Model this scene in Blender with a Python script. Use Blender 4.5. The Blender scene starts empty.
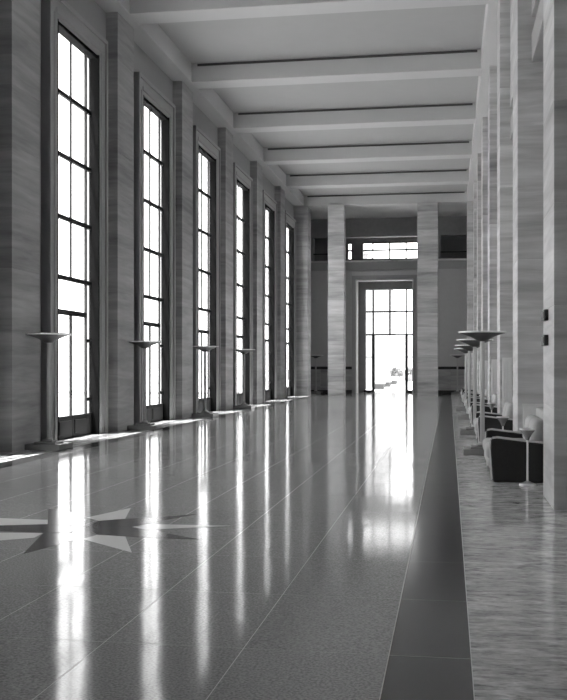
import bpy, bmesh, math, random
from mathutils import Vector
random.seed(7)
S = bpy.context.scene
COL = S.collection
# ------------------------------------------------------------------ camera
H = 1.5                                   # eye height (m): everything below is measured in eye heights
TH = math.atan(161/985); CT = math.cos(TH); ST = math.sin(TH)
cam = bpy.data.cameras.new('camera'); co = bpy.data.objects.new('camera', cam); COL.objects.link(co)
co.location = (0, 0, H); co.rotation_euler = (math.pi/2, 0, TH)
cam.sensor_fit = 'HORIZONTAL'; cam.sensor_width = 36; cam.lens = 985*36/567
cam.shift_x = -4.5/567; cam.shift_y = 16/567; cam.clip_end = 600; cam.clip_start = .05
S.camera = co
# ------------------------------------------------------------------ world, sun, exposure
S.view_settings.view_transform = 'Standard'; S.view_settings.look = 'None'
S.view_settings.gamma = 1; S.view_settings.use_curve_mapping = False
S.view_settings.exposure = 1.0
W = bpy.data.worlds.new('sky'); S.world = W; W.use_nodes = True
bg = W.node_tree.nodes['Background']; bg.inputs[0].default_value = (1, 1, 1, 1); bg.inputs[1].default_value = 2.9
sun = bpy.data.lights.new('sun', 'SUN'); so = bpy.data.objects.new('sun', sun); COL.objects.link(so)
sun.energy = 18; sun.angle = math.radians(.6)
so.rotation_euler = Vector((.95*CT, 1.1, -5.5)).to_track_quat('-Z', 'Y').to_euler()
so.location = (-20, -10, 40)

# ------------------------------------------------------------------ units
def X(x): return x*CT*H
def Y(y): return y*H
def Z(z): return z*H

# ------------------------------------------------------------------ materials
def mat(name, c, rough=.5, metal=0, vein=None, speckle=None, rnd=0, bump=0, spec=.5, coat=0, wave=0, ior=1.5):
    m = bpy.data.materials.new(name); m.use_nodes = True
    nt = m.node_tree; N = nt.nodes; L = nt.links
    p = N['Principled BSDF']
    p.inputs['Roughness'].default_value = rough; p.inputs['Metallic'].default_value = metal
    p.inputs['Specular IOR Level'].default_value = spec
    p.inputs['IOR'].default_value = ior
    p.inputs['Coat Weight'].default_value = coat; p.inputs['Coat Roughness'].default_value = .1
    p.inputs['Base Color'].default_value = (c, c, c, 1)
    if not (vein or speckle or rnd or bump): return m
    tc = N.new('ShaderNodeTexCoord'); oi = N.new('ShaderNodeObjectInfo')
    mul = N.new('ShaderNodeMath'); mul.operation = 'MULTIPLY'; mul.inputs[1].default_value = 57.0
    L.new(oi.outputs['Random'], mul.inputs[0])
    add = N.new('ShaderNodeVectorMath'); add.operation = 'ADD'
    L.new(tc.outputs['Object'], add.inputs[0]); L.new(mul.outputs[0], add.inputs[1])
    val = None
    def plus(a, sock, k, off=.5):
        s = N.new('ShaderNodeMath'); s.operation = 'SUBTRACT'; s.inputs[1].default_value = off; L.new(sock, s.inputs[0])
        mm = N.new('ShaderNodeMath'); mm.operation = 'MULTIPLY_ADD'; mm.inputs[1].default_value = k
        L.new(s.outputs[0], mm.inputs[0])
        if a is None: mm.inputs[2].default_value = 1
        else: L.new(a, mm.inputs[2])
        return mm.outputs[0]
    h = None
    if vein:
        amp, sc = vein
        mp = N.new('ShaderNodeMapping'); mp.inputs['Scale'].default_value = sc
        L.new(add.outputs[0], mp.inputs['Vector'])
        for scale, det, k in ((1, 5, 1.6), (3.4, 8, 1.1)):
            nz = N.new('ShaderNodeTexNoise'); nz.inputs['Scale'].default_value = scale; nz.inputs['Detail'].default_value = det
            nz.inputs['Distortion'].default_value = .7; nz.inputs['Roughness'].default_value = .6
            L.new(mp.outputs[0], nz.inputs['Vector']); val = plus(val, nz.outputs['Fac'], amp*k); h = nz.outputs['Fac']
    if speckle:
        amp, sc = speckle
        nz = N.new('ShaderNodeTexNoise'); nz.inputs['Scale'].default_value = sc; nz.inputs['Detail'].default_value = 3
        L.new(add.outputs[0], nz.inputs['Vector']); val = plus(val, nz.outputs['Fac'], amp); h = nz.outputs['Fac']
    if rnd: val = plus(val, oi.outputs['Random'], rnd)
    if val is not None:
        cm = N.new('ShaderNodeVectorMath'); cm.operation = 'SCALE'; cm.inputs[0].default_value = (c, c, c)
        L.new(val, cm.inputs['Scale']); L.new(cm.outputs[0], p.inputs['Base Color'])
    if bump:
        if h is None:
            nz = N.new('ShaderNodeTexNoise'); nz.inputs['Scale'].default_value = 60; L.new(add.outputs[0], nz.inputs['Vector']); h = nz.outputs['Fac']
        b = N.new('ShaderNodeBump'); b.inputs['Strength'].default_value = bump; b.inputs['Distance'].default_value = .01
        L.new(h, b.inputs['Height']); L.new(b.outputs[0], p.inputs['Normal'])
    if wave:
        g = N.new('ShaderNodeNewGeometry'); mp = N.new('ShaderNodeMapping'); mp.inputs['Scale'].default_value = (1.6, .9, 1)
        nz = N.new('ShaderNodeTexNoise'); nz.inputs['Scale'].default_value = 2.2; nz.inputs['Detail'].default_value = 3
        b = N.new('ShaderNodeBump'); b.inputs['Strength'].default_value = wave; b.inputs['Distance'].default_value = .01
        L.new(g.outputs['Position'], mp.inputs['Vector']); L.new(mp.outputs[0], nz.inputs['Vector']); L.new(nz.outputs['Fac'], b.inputs['Height'])
        L.new(b.outputs[0], p.inputs['Normal'])
    return m

def glass_mat():
    m = bpy.data.materials.new('window_glass'); m.use_nodes = True
    nt = m.node_tree; N = nt.nodes; L = nt.links; N.remove(N['Principled BSDF'])
    t = N.new('ShaderNodeBsdfTransparent'); g = N.new('ShaderNodeBsdfGlossy'); g.inputs['Roughness'].default_value = .02
    lw = N.new('ShaderNodeLayerWeight'); lw.inputs[0].default_value = .5; mx = N.new('ShaderNodeMixShader')
    f = N.new('ShaderNodeMath'); f.operation = 'POWER'; f.inputs[1].default_value = 8.0; L.new(lw.outputs['Facing'], f.inputs[0])
    t.inputs[0].default_value = (.95, .95, .95, 1)
    L.new(f.outputs[0], mx.inputs[0]); L.new(t.outputs[0], mx.inputs[1]); L.new(g.outputs[0], mx.inputs[2])
    L.new(mx.outputs[0], N['Material Output'].inputs[0]); return m

M = {
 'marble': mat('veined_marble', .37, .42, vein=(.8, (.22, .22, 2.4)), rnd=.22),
 'marble_light': mat('light_veined_marble', .52, .38, vein=(.85, (.22, .22, 2.2)), rnd=.22),  # same marble, lightened for the window light falling on the right side
 'column_marble': mat('column_marble', .44, .75, vein=(.8, (.22, .22, 2.2)), rnd=.3, spec=.15),
 'casing': mat('stone_casing', .36, .4, speckle=(.15, 20)),
 'wall': mat('wall_stone', .34, .6, speckle=(.1, 8)),
 'dark_wall': mat('dark_wall', .22, .6, speckle=(.3, 6)),
 'mid_wall': mat('grey_plaster', .5, .7, speckle=(.12, 5)),
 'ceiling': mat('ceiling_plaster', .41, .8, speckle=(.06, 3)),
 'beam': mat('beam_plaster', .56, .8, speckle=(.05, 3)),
 'slot': mat('dark_slot', .08, .7),  # shade inside the slots put into the colour
 'frame': mat('dark_bronze', .038, .7, speckle=(.2, 30), spec=.2),
 'lining': mat('dark_lining', .008, .8, spec=.05),
 'terrazzo': mat('terrazzo', .40, .09, speckle=(1.7, 70), rnd=.05, spec=.5, wave=.12, ior=1.33),
 'terrazzo_far': mat('terrazzo_far', .40, .09, speckle=(1.7, 70), spec=.5, wave=.12, ior=1.33),
 'strip': mat('dark_marble_strip', .05, .14, vein=(.7, (2, 6, 1)), rnd=.03),
 'margin': mat('mottled_marble', .60, .12, vein=(1.7, (4.5, 11, 1)), rnd=.06),
 'joint': mat('joint_metal', .7, .4),
 'inlay_light': mat('light_inlay', .95, .16, speckle=(.1, 40)),
 'inlay_dark': mat('dark_inlay', .08, .14, speckle=(.3, 60)),
 'glass': glass_mat(),
 'lamp': mat('brushed_metal', .45, .32, metal=.8, speckle=(.08, 30)),
 'lamp_base': mat('dark_lamp_base', .32, .25, metal=.3),
 'bowl_metal': mat('dull_bowl_metal', .06, .45, metal=.3),  # lamp metal darkened for the dim reflections under the bowl
 'rim_metal': mat('bright_rim_metal', .85, .3, metal=.5),
 'leather': mat('dark_leather', .02, .5, speckle=(.6, 25), bump=.25),
 'piping': mat('pale_piping', .6, .5),
 'cushion': mat('pale_leather', .42, .55, speckle=(.25, 12), bump=.2),
 'chrome': mat('polished_metal', .8, .3, metal=.8),
 'plate': mat('black_plate', .02, .4),
 'panel': mat('pale_ribbed_panel', .8, .5, speckle=(.1, 20)),  # pale tone stands for light lying on the pilaster sides
 'terrace': mat('pale_paving', .4, .8, speckle=(.1, 3)),
 'pier': mat('white_stone', .2, .7, speckle=(.1, 4)),
 'bench': mat('grey_bench', .06, .7, speckle=(.3, 8)),
 'leaf': mat('shrub_leaf', .09, .7, speckle=(.5, 10)),
}

# ------------------------------------------------------------------ mesh helpers
def box(bm, x0, x1, y0, y1, z0, z1, bev=0, seg=1):
    if x0 > x1: x0, x1 = x1, x0
    if y0 > y1: y0, y1 = y1, y0
    g = bmesh.new() if bev else bm
    v = [g.verts.new(p) for p in ((x0,y0,z0),(x1,y0,z0),(x1,y1,z0),(x0,y1,z0),(x0,y0,z1),(x1,y0,z1),(x1,y1,z1),(x0,y1,z1))]
    for f in ((3,2,1,0),(4,5,6,7),(0,1,5,4),(1,2,6,5),(2,3,7,6),(3,0,4,7)): g.faces.new([v[i] for i in f])
    if bev:
        bmesh.ops.bevel(g, geom=list(g.edges), offset=bev, segments=seg, profile=.5, affect='EDGES')
        me = bpy.data.meshes.new('tmp'); g.to_mesh(me); g.free(); bm.from_mesh(me); bpy.data.meshes.remove(me)

def lathe(bm, prof, n=32, c=(0,0,0)):
    rings = []
    for r, z in prof:
        rings.append([bm.verts.new((c[0]+r*math.cos(2*math.pi*i/n), c[1]+r*math.sin(2*math.pi*i/n), c[2]+z)) for i in range(n)] if r > 1e-6 else [bm.verts.new((c[0], c[1], c[2]+z))])
    for a, b in zip(rings, rings[1:]):
        for i in range(n):
            j = (i+1) % n
            if len(a) == 1 and len(b) == 1: continue
            if len(a) == 1: bm.faces.new((a[0], b[j], b[i]))
            elif len(b) == 1: bm.faces.new((a[i], a[j], b[0]))
            else: bm.faces.new((a[i], a[j], b[j], b[i]))

def obj(name, bm, m, parent=None, loc=None, smooth=False, fix=False):
    if fix: bmesh.ops.recalc_face_normals(bm, faces=list(bm.faces))
    me = bpy.data.meshes.new(name); bm.to_mesh(me); bm.free(); me.materials.append(M[m])
    if smooth:
        for p in me.polygons: p.use_smooth = True
        me.set_sharp_from_angle(angle=math.radians(35))
    o = bpy.data.objects.new(name, me); COL.objects.link(o)
    if parent: o.parent = parent
    if loc: o.location = loc
    return o

def empty(name, loc=(0,0,0), rz=0):
    o = bpy.data.objects.new(name, None); COL.objects.link(o); o.location = loc; o.rotation_euler = (0,0,rz)
    o.empty_display_size = .1; return o
def tag(o, label=None, cat=None, group=None, kind=None):
    if label: o['label'] = label
    if cat: o['category'] = cat
    if group: o['group'] = group
    if kind: o['kind'] = kind
    return o
def copy_tree(o, parent=None):
    c = o.copy(); COL.objects.link(c)
    if parent: c.parent = parent
    for ch in list(o.children): copy_tree(ch, c)
    return c
def B(name, m, x0, x1, y0, y1, z0, z1, parent=None, bev=0, seg=1, origin=True, smooth=False):
    """one box given in eye-height units, origin at its lower corner centre, optionally a child"""
    bm = bmesh.new()
    c = ((X(x0)+X(x1))/2, (Y(y0)+Y(y1))/2, Z(z0))
    box(bm, X(x0)-c[0], X(x1)-c[0], Y(y0)-c[1], Y(y1)-c[1], 0, Z(z1)-c[2], bev, seg)
    if parent:
        c = tuple(c[i]-parent.location[i] for i in range(3))
    return obj(name, bm, m, parent, c, smooth)

# ------------------------------------------------------------------ layout constants (eye heights)
Y0, PITCH, PW = 14.40, 3.68, .78
KF, KL = -4, 5                             # first (behind the camera) and last pilaster
YB = Y0 + KF*PITCH - .5                    # rear end wall, behind the camera
YE = 36.0                                  # far end wall
LP, LW, LC, LG = -5.05, -5.24, -5.12, -5.27    # left: pilaster face, wall, casing face, glass
RP, RW, RR = .728, .875, 1.28                # right: pilaster face, upper wall, recess back
HC, HB = 6.75, 6.40                         # coffer, beam soffit

# ------------------------------------------------------------------ floor
floor = B('floor', 'joint', LW-.3, RR+.1, YB-.3, 38.3, -.12, -.0004)
tag(floor, kind='structure')
TW, TL, G = .52, .83, .005
row0 = 0.10; NR = 25
mesh_cache = {}
def slab(name, m, x0, x1, y0, y1, par=floor):
    key = (round(X(x1)-X(x0), 4), round(y1-y0, 4), m)
    c = ((X(x0)+X(x1))/2, (Y(y0)+Y(y1))/2, -.018)
    if key not in mesh_cache:
        bm = bmesh.new(); hx = (X(x1)-X(x0))/2-G/2; hy = (Y(y1)-Y(y0))/2-G/2
        box(bm, -hx, hx, -hy, hy, 0, .018)
        me = bpy.data.meshes.new(name); bm.to_mesh(me); bm.free(); me.materials.append(M[m]); mesh_cache[key] = me
    o = bpy.data.objects.new(name, mesh_cache[key]); COL.objects.link(o)
    o.parent = par; o.location = tuple(c[i]-par.location[i] for i in range(3)); return o
SX0, SX1, LS0, LS1 = -.208, .076, -4.64, -4.368
for r in range(NR):
    y0 = row0 + r*TL + 0; y1 = y0 + TL
    for c in range(8):
        slab('terrazzo_slab', 'terrazzo', LS1 + c*TW, LS1 + (c+1)*TW, y0, y1)
    slab('border_slab', 'strip', SX0, SX1, y0, y1)
    slab('border_slab', 'strip', LS0, LS1, y0, y1)
    slab('margin_slab', 'margin', SX1, RR, y0, y1)
    slab('margin_slab', 'margin', LW, LS0, y0, y1)
yf = row0 + NR*TL
for (m, x0, x1, n) in (('terrazzo_far', LS1, SX0, 'terrazzo_field'), ('strip', SX0, SX1, 'border_band'), ('strip', LS0, LS1, 'border_band'),
                    ('margin', SX1, RR, 'margin_field'), ('margin', LW, LS0, 'margin_field')):
    for (a, b) in ((YB, row0), (yf, 37.6)):
        bm = bmesh.new(); box(bm, X(x0), X(x1), Y(a), Y(b), -.018, 0)
        o = obj(n, bm, m, floor, tuple(-v for v in floor.location))
# star inlay: light and dark stone pieces let into the terrazzo (1.5 mm proud)
def ground(px, py):
    zc = 985/(py-366.); xp = (px-449)*zc/985
    return (X(xp), Y(xp*ST + zc/CT))
stars = [
 ('inlay_light', [(132.7,527),(147,524.2),(231,525.8),(147,529.5)]),
 ('inlay_light', [(87.2,517.5),(130.8,508),(125.3,518.6),(98.9,520.7)]),
 ('inlay_light', [(83,539),(97.2,534.9),(125.3,536.6),(131.8,552.4)]),
 ('inlay_dark', [(98.9,520.9),(125.3,518.8),(148,518.2),(198,514),(147,523.6),(132,527),(86,527)]),
 ('inlay_dark', [(86,527.3),(132,527.3),(147,530),(199.4,539.4),(152,538.2),(125.3,536.3),(97.2,534.6)]),
 ('inlay_dark', [(48,508.6),(72,512),(86,520),(84,526.7),(48,524.2)]),
 ('inlay_light', [(-30,517),(47.6,520),(47.6,524),(-30,526)]),
 ('inlay_dark', [(-10,526),(47.6,524.4),(83,527),(70,532.6),(43,532.8),(-8,531)]),
 ('inlay_light', [(-45,532.5),(42.8,533.2),(34.3,537.6),(-32,543)]),
 ('inlay_dark', [(43.2,533.3),(70,533),(82,537),(76,540),(23.1,554)]),
]
for m, poly in stars:
    pts = [ground(*p) for p in poly]
    cx = sum(p[0] for p in pts)/len(pts); cy = sum(p[1] for p in pts)/len(pts)
    bm = bmesh.new()
    top = [bm.verts.new((p[0]-cx, p[1]-cy, .0015)) for p in pts]; bot = [bm.verts.new((p[0]-cx, p[1]-cy, -.01)) for p in pts]
    bm.faces.new(top); bm.faces.new(bot[::-1])
    for i in range(len(pts)):
        j = (i+1) % len(pts); bm.faces.new((top[i], bot[i], bot[j], top[j]))
    o = obj('star_inlay', bm, m, floor, (cx-floor.location[0], cy-floor.location[1], -floor.location[2]), fix=True)
    o['label'] = ('pale' if m == 'inlay_light' else 'dark') + ' stone piece of the star inlay'

# ------------------------------------------------------------------ pilasters built of stone courses
NC = 9
def courses(par, m, x0, x1, y0, y1, h, n=NC, name='stone_block'):
    ch = h/n
    bm = bmesh.new(); hx = abs(X(x1)-X(x0))/2; hy = abs(Y(y1)-Y(y0))/2
    box(bm, -hx, hx, -hy, hy, .0008, Z(ch)-.0008, .003)
    me = bpy.data.meshes.new(name); bm.to_mesh(me); bm.free(); me.materials.append(M[m])
    for i in range(n):
        o = bpy.data.objects.new(name, me); COL.objects.link(o); o.parent = par
        o.location = ((X(x0)+X(x1))/2-par.location[0], (Y(y0)+Y(y1))/2-par.location[1], Z(ch*i))
for k in range(KF, KL+1):
    y = Y0+k*PITCH
    xl = LP if k < KL else -4.75
    p = empty('pilaster', (X(LP), Y(y), 0)); tag(p, kind='structure')
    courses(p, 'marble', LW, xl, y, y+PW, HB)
    xr = RP if k < KL else .60
    p = empty('pilaster', (X(RP), Y(y), 0)); tag(p, kind='structure')
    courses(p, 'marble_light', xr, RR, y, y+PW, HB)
for (a, b) in ((-4.06, -3.51), (-1.045, -.366)):
    p = empty('column', (X((a+b)/2), Y(Y0+KL*PITCH), 0)); tag(p, kind='structure')
    courses(p, 'column_marble', a, b, Y0+KL*PITCH, Y0+KL*PITCH+.55, HB, 14)

# ------------------------------------------------------------------ left wall and windows
bm = bmesh.new(); OUT = -5.33
WO0, WO1, WT = 1.55, 3.11, 5.56             # window opening along the bay, head height
ys = YB
for k in range(KF+1, KL):
    a, b = Y0+k*PITCH+WO0, Y0+k*PITCH+WO1
    box(bm, X(OUT), X(LW), Y(ys), Y(a), 0, Z(HC)); box(bm, X(OUT), X(LW), Y(a), Y(b), Z(WT), Z(HC)); ys = b
box(bm, X(OUT), X(LW), Y(ys), Y(38), 0, Z(HC))
tag(obj('wall_left', bm, 'wall'), kind='structure')

HBARS = [4.707, 3.868, 3.026, 2.206]
def make_window(n):
    """origin: bay start on the floor, at the glass plane"""
    w = empty('window_%d' % n, (X(LG), Y(Y0-PITCH), 0)); tag(w, kind='structure')
    ox, oy = X(LG), Y(Y0-PITCH)
    def b(name, m, x0, x1, y0, y1, z0, z1, bev=0, par=w, cut=None):
        bm = bmesh.new(); box(bm, X(x0-LG), X(x1-LG), Y(y0), Y(y1), Z(z0), Z(z1), bev); return obj(name, bm, m, par)
    cw = .30
    # stone casing: two jambs and a head, each with a raised outer and an inner moulding
    for (a, c, s) in ((WO0-cw, WO0, 1), (WO1, WO1+cw, -1)):
        bm = bmesh.new()
        box(bm, X(LW-.0-LG), X(LC-.015-LG), Y(a), Y(c), 0, Z(WT+cw), .004)
        e = a if s == 1 else c-.06
        box(bm, X(LW-LG), X(LC+.015-LG), Y(e), Y(e+.06), 0, Z(WT+cw), .006)
        e = c-.13 if s == 1 else a+.05
        box(bm, X(LW-LG), X(LC-LG), Y(e), Y(e+.08), 0, Z(WT+.06), .02, 2)
        obj('casing_jamb', bm, 'casing', w)
    bm = bmesh.new()
    box(bm, X(LW-LG), X(LC-.015-LG), Y(WO0), Y(WO1), Z(WT), Z(WT+cw), .004)
    box(bm, X(LW-LG), X(LC+.015-LG), Y(WO0-cw), Y(WO1+cw), Z(WT+cw-.06), Z(WT+cw)+.004, .006)
    box(bm, X(LW-LG), X(LC-LG), Y(WO0-.05), Y(WO1+.05), Z(WT+.06), Z(WT+.14), .02, 2)
    obj('casing_head', bm, 'casing', w)
    # dark metal frame lining
    f0, f1 = LG-.018, LG+.018
    fr = bmesh.new()
    for (a, c) in ((WO0, WO0+.025), (WO1-.025, WO1)): box(fr, X(f0-LG), X(LC-.012-LG), Y(a), Y(c), 0, Z(WT))
    box(fr, X(f0-LG), X(LC-.04-LG), Y(WO0), Y(WO1), Z(WT-.05), Z(WT))
    obj('frame_lining', fr, 'lining', w)
    s0, s1 = WO0+.21, WO1-.21
    mid = (WO0+WO1)/2
    for q in (s0, s1): b('mullion', 'frame', f0, f1, q-.018, q+.018, 0, WT-.05)
    b('centre_mullion', 'frame', f0+.005, f1-.005, mid-.02, mid+.02, 2.2, WT-.05)
    b('centre_mullion', 'frame', f0+.005, f1-.005, mid-.03, mid+.03, .30, 1.71)
    for h in HBARS: b('glazing_bar', 'frame', f0, f1+.003, WO0+.025, WO1-.025, h-.03, h+.03)
    b('transom', 'frame', f0, f1+.008, s0, s1, 1.70, 1.77)
    for (a, c) in ((WO0+.025, s0), (s1, WO1-.025)):
        for h in (1.366, .517): b('glazing_bar', 'frame', f0, f1, a, c, h-.025, h+.025)
    kp = b('kick_panel', 'frame', f0, f1, WO0+.025, s0-.018, .0, .313)
    kp = b('kick_panel', 'frame', f0, f1, s1+.018, WO1-.025, .0, .313)
    for (a, c) in ((s0+.018, mid-.006), (mid+.006, s1-.018)):
        bm = bmesh.new(); box(bm, X(f0-LG), X(f1+.01-LG), Y(a), Y(c), Z(.0), Z(.313), .004)
        box(bm, X(f1-LG), X(f1+.025-LG), Y(a+.06), Y(c-.06), Z(.06), Z(.25), .008)
        obj('kick_panel', bm, 'frame', w)
    # panes
    hs = [.313, 1.70, 1.77] + HBARS[::-1] + [WT-.05]
    for (a, c) in ((s0+.018, mid-.016), (mid+.016, s1-.018)):
        b('pane', 'glass', -.002+LG, .002+LG, a, c, .313, 1.70)
        lv = [1.77, 2.206, 3.026, 3.868, 4.707, WT-.05]
        for i in range(1, 5):
            b('pane', 'glass', LG-.002, LG+.002, a, c, lv[i]+(.03 if i else 0), lv[i+1]-(.03 if i < 4 else 0))
    b('pane', 'glass', LG-.002, LG+.002, s0+.018, s1-.018, 1.77, 2.176)
    for (a, c) in ((WO0+.025, s0-.018), (s1+.018, WO1-.025)):
        lv = [.313, .517, 1.366, 2.206, 3.026, 3.868, 4.707, WT-.05]
        for i in range(7): b('pane', 'glass', LG-.002, LG+.002, a, c, lv[i]+.025, lv[i+1]-.025)
    return w
w1 = make_window(1)
n = 1
for k in range(0, 5):
    c = copy_tree(w1); n += 1; c.name = 'window_%d' % n; c.location.y = Y(Y0+k*PITCH)
for k in (-2, -3):
    c = copy_tree(w1); n += 1; c.name = 'window_%d' % n; c.location.y = Y(Y0+k*PITCH)
# no daylight portals needed: the sky reaches in through the glass

# ------------------------------------------------------------------ right wall
bm = bmesh.new()
box(bm, X(RR), X(RR+.1), Y(YB), Y(38), 0, Z(HC))
for k in range(KF, KL):
    a, b_ = Y0+k*PITCH+PW, Y0+(k+1)*PITCH
    box(bm, X(RW), X(RR), Y(a), Y(b_), Z(4.70), Z(HB))
tag(obj('wall_right', bm, 'marble_light'), kind='structure')
t = 1
for k in range(-3, KL):
    a, b_ = Y0+k*PITCH+PW, Y0+(k+1)*PITCH
    tr = empty('trim_%d' % t, (X(RW), Y(a), Z(4.3))); t += 1; tag(tr, kind='structure')
    B('recess_lintel', 'casing', RW, RR, a, b_, 4.22, 4.52, tr, .008)
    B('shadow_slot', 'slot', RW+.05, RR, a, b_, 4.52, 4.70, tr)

# ------------------------------------------------------------------ ceiling: coffers, long beams, cross beams
XI0, XI1 = -4.90, .585
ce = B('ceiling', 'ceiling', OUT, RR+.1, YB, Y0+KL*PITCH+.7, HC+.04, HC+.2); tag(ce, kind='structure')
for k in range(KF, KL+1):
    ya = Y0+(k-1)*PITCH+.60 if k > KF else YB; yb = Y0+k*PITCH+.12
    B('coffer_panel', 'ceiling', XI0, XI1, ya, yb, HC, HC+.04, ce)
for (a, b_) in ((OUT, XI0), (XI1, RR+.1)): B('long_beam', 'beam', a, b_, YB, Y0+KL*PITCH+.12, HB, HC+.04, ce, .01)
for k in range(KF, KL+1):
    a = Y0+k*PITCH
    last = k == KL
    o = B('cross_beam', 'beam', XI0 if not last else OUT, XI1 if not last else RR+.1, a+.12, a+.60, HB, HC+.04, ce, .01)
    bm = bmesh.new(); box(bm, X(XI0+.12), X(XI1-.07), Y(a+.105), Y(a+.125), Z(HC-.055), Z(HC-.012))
    obj('ceiling_slot', bm, 'slot', ce, tuple(-v for v in ce.location))  # dark strip on the beam face, in place of a recessed slot's shade

# ------------------------------------------------------------------ rear wall (behind the camera) and far vestibule
tag(B('wall_back', 'dark_wall', OUT, RR+.1, YB-.2, YB, 0, HC), kind='structure')
YC = Y0+KL*PITCH
B2 = lambda nm, m, *a, **k: B(nm, m, *a, **k)
vc = B('ceiling', 'mid_wall', OUT, RR+.1, YC+.6, 38.0, HB, HB+.25); tag(vc, kind='structure')
DX0, DX1, DH = -3.40, -1.30, 4.15          # doorway in the far wall
wf = empty('wall_front', (0, Y(YE), 0)); tag(wf, kind='structure')
B('wall_panel', 'mid_wall', OUT, DX0, YE, YE+.3, .95, 4.55, wf); B('wall_panel', 'mid_wall', DX1, RR, YE, YE+.3, .95, 4.55, wf)
B('wall_panel', 'mid_wall', DX0, DX1, YE, YE+.3, DH, 4.55, wf)
for (a, b_) in ((OUT, DX0-.14), (DX1+.14, RR)):
    n_ = max(1, round((b_-a)/.6)); s = (b_-a)/n_
    for i in range(n_): B('wainscot_slab', 'marble', a+i*s+.002, a+(i+1)*s-.002, YE-.03, YE+.3, .12, .90, wf, .004)
    B('plinth', 'strip', a, b_, YE-.06, YE+.3, 0, .12, wf); B('dado_rail', 'strip', a, b_, YE-.06, YE+.3, .88, .98, wf)
B('fascia', 'casing', OUT, RR, YE-.05, YE+.3, 4.50, 4.80, wf)
B('fascia_ledge', 'beam', OUT, RR, YE-.14, YE+.3, 4.80, 4.86, wf, .01)
B('gallery_floor', 'casing', OUT, RR, YE+.3, YE+1.2, 4.66, 4.80, wf)
B('gallery_lintel', 'dark_wall', OUT, RR, YE, YE+.3, 5.72, HB, wf)
for (a, b_) in ((OUT, -5.0), (-4.15, -3.42-.5), (-.72, -.30), (.7, RR)): B('gallery_pier', 'dark_wall', a, b_, YE, YE+.3, 4.86, 5.72, wf)
for (a, b_) in ((-5.0, -4.15), (-.30, .7)):
    B('gallery_rail', 'frame', a, b_, YE+.02, YE+.06, 5.10, 5.14, wf)
# outer wall with the doors and the gallery window
YD = YE+.95
bm = bmesh.new()
GX0, GX1, GZ0, GZ1 = -3.80, -.78, 4.98, 5.64
for (a, b_, c, d) in ((OUT, DX0-.2, 0, 4.66), (DX1+.2, RR, 0, 4.66), (DX0-.2, DX1+.2, DH+.1, 4.66),
                      (OUT, GX0, 4.66, HB), (GX1, RR, 4.66, HB), (GX0, GX1, GZ1, HB), (GX0, GX1, 4.66, GZ0), (-3.68, -3.23, GZ0, GZ1)):
    box(bm, X(a), X(b_), Y(YD+.05), Y(YD+.25), Z(c), Z(d))
o = obj('outer_wall', bm, 'dark_wall', wf, (0, -Y(YE), 0))
gw = empty('window_20', (X(GX0), Y(YD+.1), Z(GZ0))); tag(gw, kind='structure')
for (a, b_) in ((GX0, -3.68), (-3.23, GX1)):
    for h in (GZ0, 5.33, GZ1-.03): B('window_bar', 'frame', a, b_, YD+.08, YD+.13, h-.01, h+.05, gw)
for q in (-2.86, -2.23, -1.60, -1.0): B('window_bar', 'frame', q-.025, q+.025, YD+.08, YD+.13, GZ0, GZ1, gw)
qs = [-3.23, -2.86, -2.23, -1.60, -1.0, GX1]
for i in range(5):
    for (h0, h1) in ((GZ0+.04, 5.33), (5.37, GZ1-.03)): B('pane', 'glass', qs[i]+.015, qs[i+1]-.015, YD+.1, YD+.104, h0, h1, gw)
B('pane', 'glass', GX0, -3.68, YD+.1, YD+.104, GZ0+.04, 5.33, gw); B('pane', 'glass', GX0, -3.68, YD+.1, YD+.104, 5.37, GZ1-.03, gw)
# door casing with stepped mouldings and deep marble reveals
dc = empty('trim_20', (X(-2.35), Y(YE), 0)); tag(dc, kind='structure')
for (s, e) in ((-1, DX0), (1, DX1)):
    B('casing_jamb', 'casing', e+s*.15, e, YE-.10, YE+.3, 0, DH+.15, dc, .006)
    B('casing_bead', 'beam', e+s*.02, e-s*.03, YE-.13, YE+.3, 0, DH, dc, .01)
    B('door_reveal', 'marble', e+s*.12, e, YE+.3, YD+.06, 0, DH, dc)
B('casing_head', 'beam', DX0-.15, DX1+.15, YE-.10, YE+.3, DH+.15, DH+.30, dc, .006)
B('casing_head', 'casing', DX0-.0, DX1+.0, YE-.10, YE+.3, DH, DH+.15, dc, .006)
B('casing_bead', 'beam', DX0, DX1, YE-.13, YE+.2, DH-.04, DH+.02, dc, .01)
B('door_reveal', 'dark_wall', DX0-.1, DX1+.1, YE+.3, YD+.06, DH, DH+.1, dc)
# door screen: glazing, posts, open doorway
dr = empty('door_1', (X(-2.21), Y(YD), 0)); tag(dr, kind='structure')
E0, E1 = -3.12, -1.34
B('frame_side', 'dark_wall', DX0, E0, YD, YD+.08, 0, DH, dr); B('frame_side', 'frame', E1, DX1, YD, YD+.08, 0, DH, dr)
B('frame_head', 'dark_wall', E0, E1, YD, YD+.08, 3.85, DH, dr)
for h in (3.03, 2.17): B('glazing_bar', 'frame', E0, E1, YD, YD+.06, h-.025, h+.03, dr)
B('glazing_bar', 'frame', -2.24, -2.18, YD, YD+.06, 2.19, 3.85, dr)
for q in (-2.84, -1.58):
    B('glazing_bar', 'frame', q-.028, q+.028, YD, YD+.06, 2.19, 3.85, dr)
    B('door_post', 'frame', q-.05, q+.05, YD-.02, YD+.1, 0, 2.17, dr)
for (a, b_) in ((E0, -2.89), (-1.53, E1)):
    B('glazing_bar', 'frame', a, b_, YD, YD+.06, 1.32, 1.35, dr); B('kick_block', 'frame', a-.06, b_+.06, YD-.12, YD+.1, 0, .10, dr, .006)
    B('pane', 'glass', a, b_, YD+.03, YD+.034, .10, 1.32, dr); B('pane', 'glass', a, b_, YD+.03, YD+.034, 1.35, 2.15, dr)
q = [E0, -2.84, -2.21, -1.58, E1]
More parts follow.
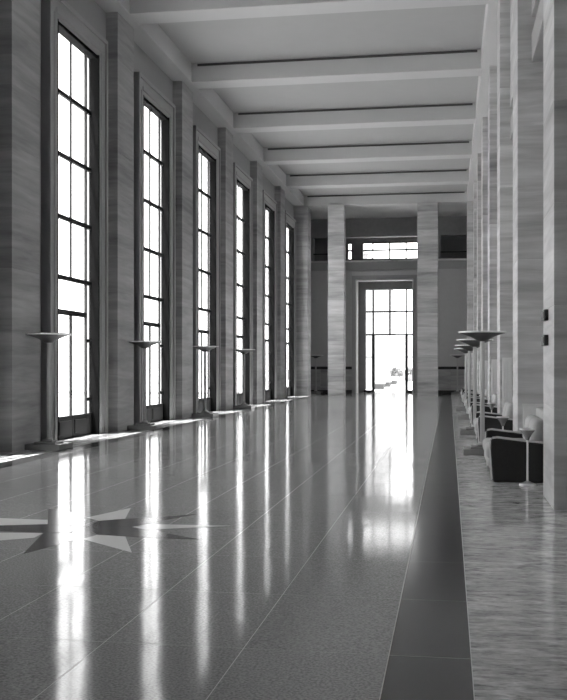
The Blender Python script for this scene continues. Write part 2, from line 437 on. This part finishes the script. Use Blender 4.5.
for i in range(4):
    for (h0, h1) in ((2.195, 3.01), (3.055, 3.85)): B('pane', 'glass', q[i]+.02, q[i+1]-.02, YD+.03, YD+.034, h0, h1, dr)
# two door leaves folded back outwards
for (xx, s) in ((-2.78, 1), (-1.64, -1)):
    lf = B('door_leaf', 'frame', xx, xx+s*.012, YD+.1, YD+.16, .02, 2.13, dr)

# ------------------------------------------------------------------ outside: terrace, wing piers, benches
tg = bmesh.new(); box(tg, -160, 160, Y(YD+.3), 330, -.14, -.02)
tag(obj('terrace', tg, 'terrace'), kind='structure')
tg = bmesh.new(); box(tg, -160, X(OUT)-.02, -60, Y(YD+.3), -.5, -.3)
tag(obj('ground', tg, 'terrace'), kind='structure')
NTH = ['nearest', 'second', 'third', 'fourth', 'fifth', 'sixth', 'seventh', 'eighth', 'farthest']
PL = ['tall slim white stone pier on the terrace, %s in the row seen through the doorway' % q for q in NTH]
for i in range(9):
    yy = 44+i*2.9
    bm = bmesh.new(); box(bm, -.17, .17, -.22, .22, 0, Z(6.0), .02); box(bm, -.24, .24, -.3, .3, 0, .25, .02); box(bm, -.26, .26, -.32, .32, Z(6.0)-.01, Z(6.15), .02)
    o = obj('stone_pier', bm, 'pier', None, (X(-3.75), Y(yy), -.02))
    tag(o, PL[i], 'pier', 'white piers on the terrace')
bl = ['nearest low grey bench on the terrace seen through the doorway', 'second low grey bench on the terrace, behind the nearest one', 'farthest low grey bench on the terrace by the white piers']
for i, yy in enumerate((43.4, 48.0, 53.5)):
    b0 = empty('terrace_bench', (X(-3.05), Y(yy), -.02)); tag(b0, bl[i], 'bench')
    bm = bmesh.new(); box(bm, -.35, .35, -.9, .9, .34, .5, .03, 2); obj('seat', bm, 'pier', b0)
    for s in (-.6, .6):
        bm = bmesh.new(); box(bm, -.3, .3, s-.12, s+.12, 0, .345, .01); obj('leg', bm, 'bench', b0)
bm = bmesh.new(); box(bm, X(-12), X(8), Y(72), Y(72.4), 0, Z(.72), .02)
pw = obj('parapet', bm, 'pier', None, (0, 0, -.02)); tag(pw, 'low pale wall closing the far side of the terrace', 'wall')
def shrub(loc, r, label):
    t0 = empty('shrub', loc); tag(t0, label, 'shrub')
    bm = bmesh.new(); lathe(bm, [(0,0),(r*.45,0),(r*.6,r*.75),(r*.52,r*.75),(r*.48,r*.6),(0,r*.6)], 14); obj('planter', bm, 'pier', t0, smooth=True)
    bm = bmesh.new()
    for i in range(420):
        a = random.uniform(0, 6.28); e = math.asin(random.uniform(-.5, 1)); rr = r*random.uniform(.55, 1)
        c = Vector((rr*math.cos(a)*math.cos(e), rr*math.sin(a)*math.cos(e), r*1.45+rr*.9*math.sin(e)))
        u = Vector((random.gauss(0,1), random.gauss(0,1), random.gauss(0,1))).normalized()*r*.16; v = u.orthogonal().normalized()*r*.08
        vs = [bm.verts.new(c+d) for d in (-u, v, u, -v)]; bm.faces.new(vs)
    obj('foliage', bm, 'leaf', t0)['kind'] = 'stuff'
shrub((X(-3.0), Y(56.5), -.02), .6, 'round shrub in a pale planter on the terrace, left of the other')
shrub((X(-2.6), Y(66), -.02), .6, 'round shrub in a pale planter nearer the far terrace wall')

# ------------------------------------------------------------------ torchiere lamps
LH = 1.39*H
def torchiere(label, loc, group, rz=0, first=[None]):
    if first[0] is None:
        r = empty('floor_lamp', loc)
        bm = bmesh.new(); box(bm, -.325, .325, -.325, .325, 0, .10, .006); obj('base', bm, 'lamp_base', r)
        bm = bmesh.new(); box(bm, -.20, .20, -.20, .20, .10, .135, .006); box(bm, -.10, .10, -.10, .10, .135, .16, .006); obj('base_step', bm, 'lamp_base', r)
        bm = bmesh.new(); n = 40
        prof = []
        ring0 = [bm.verts.new(((.034+(.006 if i % 4 < 2 else 0))*math.cos(2*math.pi*i/n), (.034+(.006 if i % 4 < 2 else 0))*math.sin(2*math.pi*i/n), .155)) for i in range(n)]
        ring1 = [bm.verts.new((v.co.x, v.co.y, LH-.15)) for v in ring0]
        for i in range(n): bm.faces.new((ring0[i], ring0[(i+1) % n], ring1[(i+1) % n], ring1[i]))
        obj('pole', bm, 'lamp', r)
        bm = bmesh.new(); lathe(bm, [(0,.154),(.075,.154),(.075,.18),(.055,.2),(.05,.2),(0,.2)], 28); obj('collar', bm, 'lamp', r, smooth=True)
        R = .40
        bm = bmesh.new()
        lathe(bm, [(.04,-.165),(.075,-.16),(.10,-.14),(.2,-.085),(.32,-.04),(R-.01,-.022),(R-.012,-.012),(.3,-.03),(.15,-.09),(0,-.11)], 48, (0,0,LH))
        obj('bowl', bm, 'bowl_metal', r, smooth=True)
        bm = bmesh.new(); lathe(bm, [(R-.014,-.024),(R,-.020),(R+.004,-.008),(R,.004),(R-.016,.006),(R-.016,-.012),(R-.014,-.024)], 48, (0,0,LH))
        obj('rim', bm, 'rim_metal', r, smooth=True)['label'] = 'bright rim of the bowl'
        first[0] = r
    else:
        r = copy_tree(first[0]); r.location = loc
    tag(r, label, 'floor lamp', group); return r
def at(px, xp, zc=None):
    zc = zc if zc else xp*985/(px-449); return (X(xp), Y(xp*ST+zc/CT), 0)
gl = 'uplighter lamps along the window wall'; gr_ = 'uplighter lamps along the right side'
torchiere('dark dish floor lamp before the nearest window, leftmost of all', at(49, -4.83), gl)
torchiere('dish floor lamp in front of the second window from the left', at(144.7, -4.83), gl)
torchiere('dish floor lamp in front of the third window from the left', at(205, -4.83), gl)
torchiere('dish floor lamp in front of the fourth window from the left', at(244, -4.83), gl)
torchiere('small far dish lamp in the end bay left of the banded column', at(313.8, 0, 34.6) if False else (X(-4.8), Y(35.2), 0), 'uplighter lamps at the far end wall')
torchiere('tall bright dish floor lamp nearest on the right, beside the front settee', at(482.3, .38), gr_)
torchiere('dish floor lamp on the right, second from the front', at(474.8, .38), gr_)
torchiere('dish floor lamp on the right, third from the front', at(469.3, .38), gr_)
torchiere('dish floor lamp on the right, fourth from the front', at(466, .38), gr_)
torchiere('small dark dish lamp against the end wall, right bay', (X(.30), Y(35.45), 0), 'uplighter lamps at the far end wall')

# ------------------------------------------------------------------ settees
def rbox_part(name, m, r, x0, x1, y0, y1, z0, z1, bev, seg=4):
    bm = bmesh.new(); box(bm, x0, x1, y0, y1, z0, z1, bev, seg); return obj(name, bm, m, r, smooth=True)
def arm(r, y0, y1):
    """side arm: slab with the top sloping back and a rounded front, profile in x-z"""
    prof = [(.025,.03),(.0,.42),(.005,.53),(.03,.56),(.09,.57),(.30,.545),(.72,.50),(.78,.48),(.80,.44),(.80,.03)]
    bm = bmesh.new()
    a = [bm.verts.new((x, y0, z)) for x, z in prof]; b = [bm.verts.new((x, y1, z)) for x, z in prof]
    fa = bm.faces.new(a); fb = bm.faces.new(b[::-1])
    for i in range(len(prof)):
        j = (i+1) % len(prof); bm.faces.new((a[i], b[i], b[j], a[j]))
    bmesh.ops.recalc_face_normals(bm, faces=list(bm.faces))
    bmesh.ops.bevel(bm, geom=list(fa.edges)+list(fb.edges), offset=.02, segments=3, affect='EDGES')
    o = obj('arm', bm, 'leather', r, smooth=True)
    # piping following the front and top edge of the arm
    bm = bmesh.new(); rad = .009
    for yy in (y0+.004, y1-.004):
        pp = prof[:-2]; prev = None
        for x, z in pp:
            ring = [bm.verts.new((x + rad*math.cos(t)*.8, yy+rad*math.cos(t)*0 + rad*math.sin(t), z+.004+rad*math.cos(t))) for t in (0, 1.57, 3.14, 4.71)]
            if prev:
                for i in range(4): bm.faces.new((prev[i], prev[(i+1) % 4], ring[(i+1) % 4], ring[i]))
            prev = ring
    obj('piping', bm, 'piping', o, fix=True)
def make_settee():
    """origin at floor, front near corner; x into the recess, y along the wall"""
    r = empty('settee'); Wd = 1.84
    rbox_part('plinth', 'leather', r, .04, .80, .015, Wd-.015, .0, .14, .01, 1)
    arm(r, 0, .19); arm(r, Wd-.19, Wd)
    rbox_part('seat_base', 'leather', r, .05, .70, .18, Wd-.18, .135, .27, .02)
    for a, b in ((.195, Wd/2-.004), (Wd/2+.004, Wd-.195)):
        o = rbox_part('seat_cushion', 'cushion', r, -.045, .64, a, b, .27, .46, .07, 5)
        bm = bmesh.new(); box(bm, .50, .70, a, b, .42, .80, .08, 5)
        bmesh.ops.rotate(bm, verts=list(bm.verts), cent=(.6,0,.42), matrix=__import__('mathutils').Matrix.Rotation(math.radians(12), 3, 'Y'))
        obj('back_cushion', bm, 'cushion', r, smooth=True)
    rbox_part('front_panel', 'cushion', r, -.02, .08, .185, Wd-.185, .16, .30, .04, 4)
    rbox_part('back_frame', 'cushion', r, .72, .84, .06, Wd-.06, .13, .90, .04, 4)
    return r
set_lab = ['dark leather settee with pale cushions, nearest, behind the small ashtray stand', 'dark settee with pale back, second from the front on the right',
  'dark settee, third from the front along the right wall', 'dark settee, fourth from the front along the right wall', 'small far dark settee, fifth along the right wall', 'farthest dark settee along the right wall']
s0 = make_settee()
for i in range(6):
    s = s0 if i == 0 else copy_tree(s0)
    s.location = (X(.355), Y(8.66+i*PITCH), 0); tag(s, set_lab[i], 'settee', 'settees in the bays of the right wall')

# ------------------------------------------------------------------ ashtray stands
def make_stand():
    r = empty('ashtray_stand'); h = .48*H
    bm = bmesh.new(); lathe(bm, [(0,0),(.105,0),(.11,.012),(.10,.028),(.05,.045),(.02,.06),(0,.06)], 28); obj('foot', bm, 'chrome', r, smooth=True)
    bm = bmesh.new(); lathe(bm, [(.014,.05),(.012,.3),(.012,h-.14)], 14); obj('stem', bm, 'chrome', r, smooth=True)
    bm = bmesh.new(); lathe(bm, [(.012,h-.15),(.022,h-.145),(.03,h-.12),(.055,h-.07),(.085,h-.035),(.092,h-.02),(.088,h-.018),(.05,h-.05),(0,h-.07)], 28); obj('bowl', bm, 'lamp_base', r, smooth=True)
    bm = bmesh.new(); lathe(bm, [(.088,h-.022),(.096,h-.020),(.098,h-.004),(.092,h),(.084,h-.004),(.082,h-.018),(.088,h-.022)], 28); obj('rim', bm, 'chrome', r, smooth=True)
    return r
st = make_stand(); tl = ['slim polished ashtray stand beside the arm of the nearest settee', 'ashtray stand between the nearest and the second settee', 'ashtray stand beyond the second settee on the right', 'ashtray stand beyond the third settee on the right']
for i, (xp, zc) in enumerate(((.655, 8.22), (.555, 10.15), (.60, 13.9), (.60, 17.5))):
    s = st if i == 0 else copy_tree(st)
    s.location = at(0, xp, zc); tag(s, tl[i], 'ashtray', 'ashtray stands between the settees')

# ------------------------------------------------------------------ pale panels added for the patches of light on the pilaster sides
gl_ = ['pale ribbed upright panel against the pilaster behind the second settee', 'pale ribbed upright panel behind the third settee', 'pale ribbed upright panel behind the fourth settee', 'pale ribbed upright panel behind the fifth settee']
pr = None
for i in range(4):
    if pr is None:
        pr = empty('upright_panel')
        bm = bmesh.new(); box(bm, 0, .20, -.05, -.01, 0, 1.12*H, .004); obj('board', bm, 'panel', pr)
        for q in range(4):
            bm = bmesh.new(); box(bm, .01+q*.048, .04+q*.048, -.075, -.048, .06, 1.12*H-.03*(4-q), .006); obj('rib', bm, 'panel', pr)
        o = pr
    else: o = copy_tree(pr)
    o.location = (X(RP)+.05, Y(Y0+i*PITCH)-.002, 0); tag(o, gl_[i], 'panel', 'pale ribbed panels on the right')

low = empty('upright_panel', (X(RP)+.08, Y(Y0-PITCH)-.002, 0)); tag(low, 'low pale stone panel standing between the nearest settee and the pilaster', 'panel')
bm = bmesh.new(); box(bm, 0, .36, -.05, -.01, 0, .58*H, .006); obj('board', bm, 'panel', low)  # low board added where a patch of light lies on the pilaster
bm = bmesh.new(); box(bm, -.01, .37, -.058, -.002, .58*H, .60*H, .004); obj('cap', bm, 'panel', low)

# ------------------------------------------------------------------ small black wall plates on the nearest right pilaster
for hh, lb in ((1.375, 'upper small black box on the nearest right pilaster'), (1.19, 'lower small black box on the nearest right pilaster')):
    bm = bmesh.new(); box(bm, -.05, 0, -.17, .17, -.06, .06, .006); box(bm, -.056, -.048, -.12, .12, -.035, .035, .003)
    o = obj('wall_box', bm, 'plate', None, (X(RP)+.002, Y(7.53), Z(hh))); tag(o, lb, 'wall box', 'small black boxes on the pilaster')
